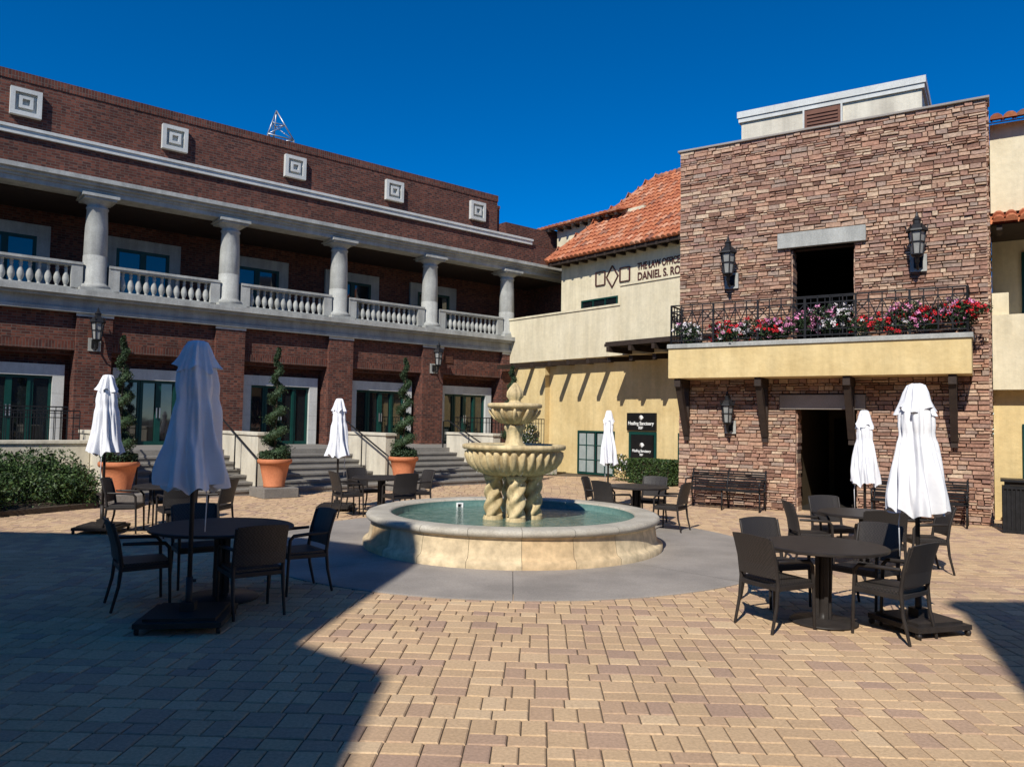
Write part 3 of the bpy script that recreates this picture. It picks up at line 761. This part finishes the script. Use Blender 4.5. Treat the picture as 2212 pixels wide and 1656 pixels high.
def umbrella(seed,top,zb,x,y_,rot=0,wf=1.0,bs=1.0):
    random.seed(seed); p=P('patio_umbrella','bronze')
    p.tube([(0,0,.05),(0,0,top-.05)],.021,12); p.tube([(0,0,.05),(0,0,.42)],.03,12)
    p.tube([(0,.02,.38),(.05,.03,.38)],.014,8)
    h=.36*bs
    p.box(-h,h,-h,h,.055,.10); p.box(-h*.83,h*.83,-h*.83,h*.83,.10,.125); p.box(-.06,.06,-.06,.06,.12,.2)
    for sx in (-1,1):
        for sy in (-1,1):
            c=h*.92; p.tube([(sx*c-.014,sy*c,.028),(sx*c+.014,sy*c,.028)],.027,12); p.tube([(sx*c,sy*c,.03),(sx*c,sy*c,.06)],.01,6)
    p.use('fabric'); L_=top-zb; ph=R(0,6); lob=[R(.4,1.6) for _ in range(8)]; ph2=R(0,6); ph3=R(0,6)
    def fold(r,z,t,amp):
        k=int((t/(2*math.pi)*8)%8); k2=(k+1)%8; fr=(t/(2*math.pi)*8)%1; lb=lob[k]*(1-fr)+lob[k2]*fr
        s_=math.cos(8*t+ph); s_=math.copysign(abs(s_)**.7,s_)
        return wf*r*(1+amp*lb*s_+amp*.5*math.cos(13*t+ph2+z*4)+amp*.4*math.sin(5*t+z*7)+amp*.22*math.sin(21*t+ph3-z*9))
    body=[]
    N=34
    for i in range(N+1):
        f=i/N; r=.085+.035*math.sin(min(1,f/.15)*1.57)+.12*f**1.1+.010*math.sin(f*9+ph)
        if .28<f<.42: r-=.012*math.sin((f-.28)/.14*math.pi)
        body.append((r,top-.10-(L_-.10)*f))
    hem=lambda z,t,f: z+(.022*math.cos(8*t+ph)+.028*math.sin(3*t+ph2)+.014*math.sin(11*t))*f**6
    def mb(r,z,t,j):
        f=j/N; return fold(r,z,t,.07+.13*f),hem(z,t,f),t+.35*f
    p.lathe(0,0,body,144,mb)
    p.lathe(0,0,[(r*.93,z+.01) for r,z in body[-8:]],112,lambda r,z,t,j:(fold(r,z,t,.17),hem(z,t,(N-7+j)/N),t+.35*(N-7+j)/N))
    cap=[(.0,top),(.045,top),(.075,top-.015),(.10,top-.08),(.118,top-.16),(.14,top-.225),(.155,top-.265)]
    p.lathe(0,0,cap,120,lambda r,z,t,j:(fold(r,z,t,.02+.03*j),z+(.025*math.cos(4*t+ph)+.02*math.sin(7*t+ph2))*(j/6)**2,t))
    a=R(0,6)
    p.tube([(.12*math.cos(a),.12*math.sin(a),zb+.15),(.16*math.cos(a),.16*math.sin(a),zb-.1),(.15*math.cos(a),.16*math.sin(a),zb-.42)],.006,5)
    p.obj(loc=(x,y_,.001),rot=rot)
umbrella(1,2.28,1.08,3.81,7.23,.30,.98,.84)
umbrella(2,2.54,1.22,-2.86,6.97,.15,1.04)
umbrella(3,2.14,.98,5.6,12.2,.2,.78)
umbrella(4,2.15,.98,2.15,17.0,.2,.7)
umbrella(5,2.28,1.1,-3.55,15.86,.1,.83)
umbrella(6,2.5,1.25,-6.5,12.35,.1,.9,.9)
random.seed(5)
p=P('park_bench','iron')
Lb=1.7
prof=[(-.02,.44),(.06,.42),(.14,.415),(.22,.42),(.30,.43),(.38,.44)]
for y_,z in prof: p.box(0,Lb,-.5+y_-.025,-.5+y_+.025,z-.008,z+.008)
for k in range(7):
    z=.50+k*.055; y_=-.06+k*.018; p.box(0,Lb,y_-.008,y_+.008,z-.018,z+.018)
for x in (0.03,Lb/2,Lb-.03):
    p.tube([(x,.02,0),(x,-.06,.25),(x,-.10,.42),(x,-.04,.62),(x,.07,.88)],.018,8)
    p.tube([(x,-.50,0),(x,-.47,.2),(x,-.49,.42),(x,-.30,.42),(x,-.10,.42)],.018,8)
for x in (0.03,Lb-.03): p.tube([(x,-.48,.42),(x,-.52,.58),(x,-.45,.65),(x,-.2,.65),(x,-.03,.66)],.018,8)
b0=p.obj(loc=tuple(SBM@Vector((.45,-.35,0))),rot=SBrot)
inst(b0,tuple(SBM@Vector((4.3,-.35,0))),SBrot)
p=P('trash_bin','iron'); w=.29
p.box(-w+.03,w-.03,-w+.03,w-.03,.06,.80); p.box(-w,w,-w,w,.0,.06); p.box(-w,w,-w,w,.80,.84); p.box(-w+.04,w-.04,-w+.04,w-.04,.84,.93); p.box(-w-.02,w+.02,-w-.02,w+.02,.93,.97)
for k in range(9):
    x=-w+.02+k*(2*w-.04)/8; 
    for y0_,y1_ in ((-w,-w+.02),(w-.02,w)): p.box(x-.012,x+.012,y0_,y1_,.06,.80)
    if 0<k<8:
        for y0_,y1_ in ((-w,-w+.02),(w-.02,w)): p.box(y0_,y1_,x-.012,x+.012,.06,.80)
p.use('dark_room'); p.box(-.16,.16,-w+.035,-w+.039,.85,.92)
p.obj(loc=(9.38,14.2,0),rot=SBrot)

# ------------------------------------------------------------------ unseen buildings behind the viewer, shaped to cast the courtyard shadows
def rear(name,pts,H,mat):
    e=empty(name,(0,0,0),0); p=P('walls',mat); p.prism(pts,0,H); p.obj(e)
    q=P('parapet','concrete'); n=len(pts)
    for i in range(n):
        a=Vector((*pts[i],H)); b_=Vector((*pts[(i+1)%n],H)); q.beam(a+Vector((0,0,-.05)),b_+Vector((0,0,-.05)),.2,.2)
    q.obj(e)
    w=P('windows','glass')
    for i in range(n):
        a=Vector((*pts[i],0)); b_=Vector((*pts[(i+1)%n],0)); d=(b_-a); L_=d.length; d.normalize(); nrm=Vector((d.y,-d.x,0))
        for k in range(int(L_/2.4)):
            for z in (.9,4.6):
                c=a+d*(1.2+k*2.4)+nrm*.02; w.beam(c+Vector((0,0,z)),c+Vector((0,0,z+1.7)),1.1,.08,up=tuple(nrm))
    w.obj(e)
rear('rear_shadow_building_left',[(-20,3.0),(-20,-14),(-4.72,-14),(-4.72,-3.6),(-5.58,-2.9),(-4.92,1.45),(-7.05,2.65)],9,'concrete_dark')  # unseen block; outline projected back from the shadow wanted on the left paving
rear('rear_shadow_building_right',[(.2,-3),(.2,-14),(16,-14),(16,-2.4)],11,'concrete_dark')  # unseen block added to cast the shadow at the right edge

# ------------------------------------------------------------------ light, sky, camera
az=math.radians(22); el=math.radians(42)
tr=Vector((math.sin(az)*math.cos(el),math.cos(az)*math.cos(el),-math.sin(el)))
L=bpy.data.lights.new('sun','SUN'); L.energy=5.0; L.angle=math.radians(.53); L.color=(1,.96,.88)
lo=bpy.data.objects.new('sun',L); S.collection.objects.link(lo); lo.rotation_euler=tr.to_track_quat('-Z','Y').to_euler(); lo.location=(-10,-20,30)
w=bpy.data.worlds.new('World'); S.world=w; w.use_nodes=True; nt=w.node_tree
sk=nt.nodes.new('ShaderNodeTexSky'); sk.sky_type='NISHITA'; sk.sun_disc=False; sk.sun_elevation=el; sk.sun_rotation=az+math.pi
sk.altitude=3500; sk.air_density=.9; sk.dust_density=0; sk.ozone_density=3.5
hs=nt.nodes.new('ShaderNodeHueSaturation'); hs.inputs['Saturation'].default_value=1.42; hs.inputs['Value'].default_value=2.3; hs.inputs['Hue'].default_value=.503
bg=nt.nodes['Background']; bg.inputs[1].default_value=.066; nt.links.new(sk.outputs[0],hs.inputs['Color']); nt.links.new(hs.outputs[0],bg.inputs[0])
cam=bpy.data.cameras.new('camera'); co=bpy.data.objects.new('camera',cam); S.collection.objects.link(co); S.camera=co
cam.sensor_width=36; cam.lens=36*1660/2212; cam.clip_end=2000
pt=math.radians(2.9)
Mx=Matrix.Rotation(math.pi/2+pt,4,'X')@Matrix.Rotation(math.radians(1.0),4,'Z')
co.matrix_world=Matrix.Translation((0,0,1.85))@Mx
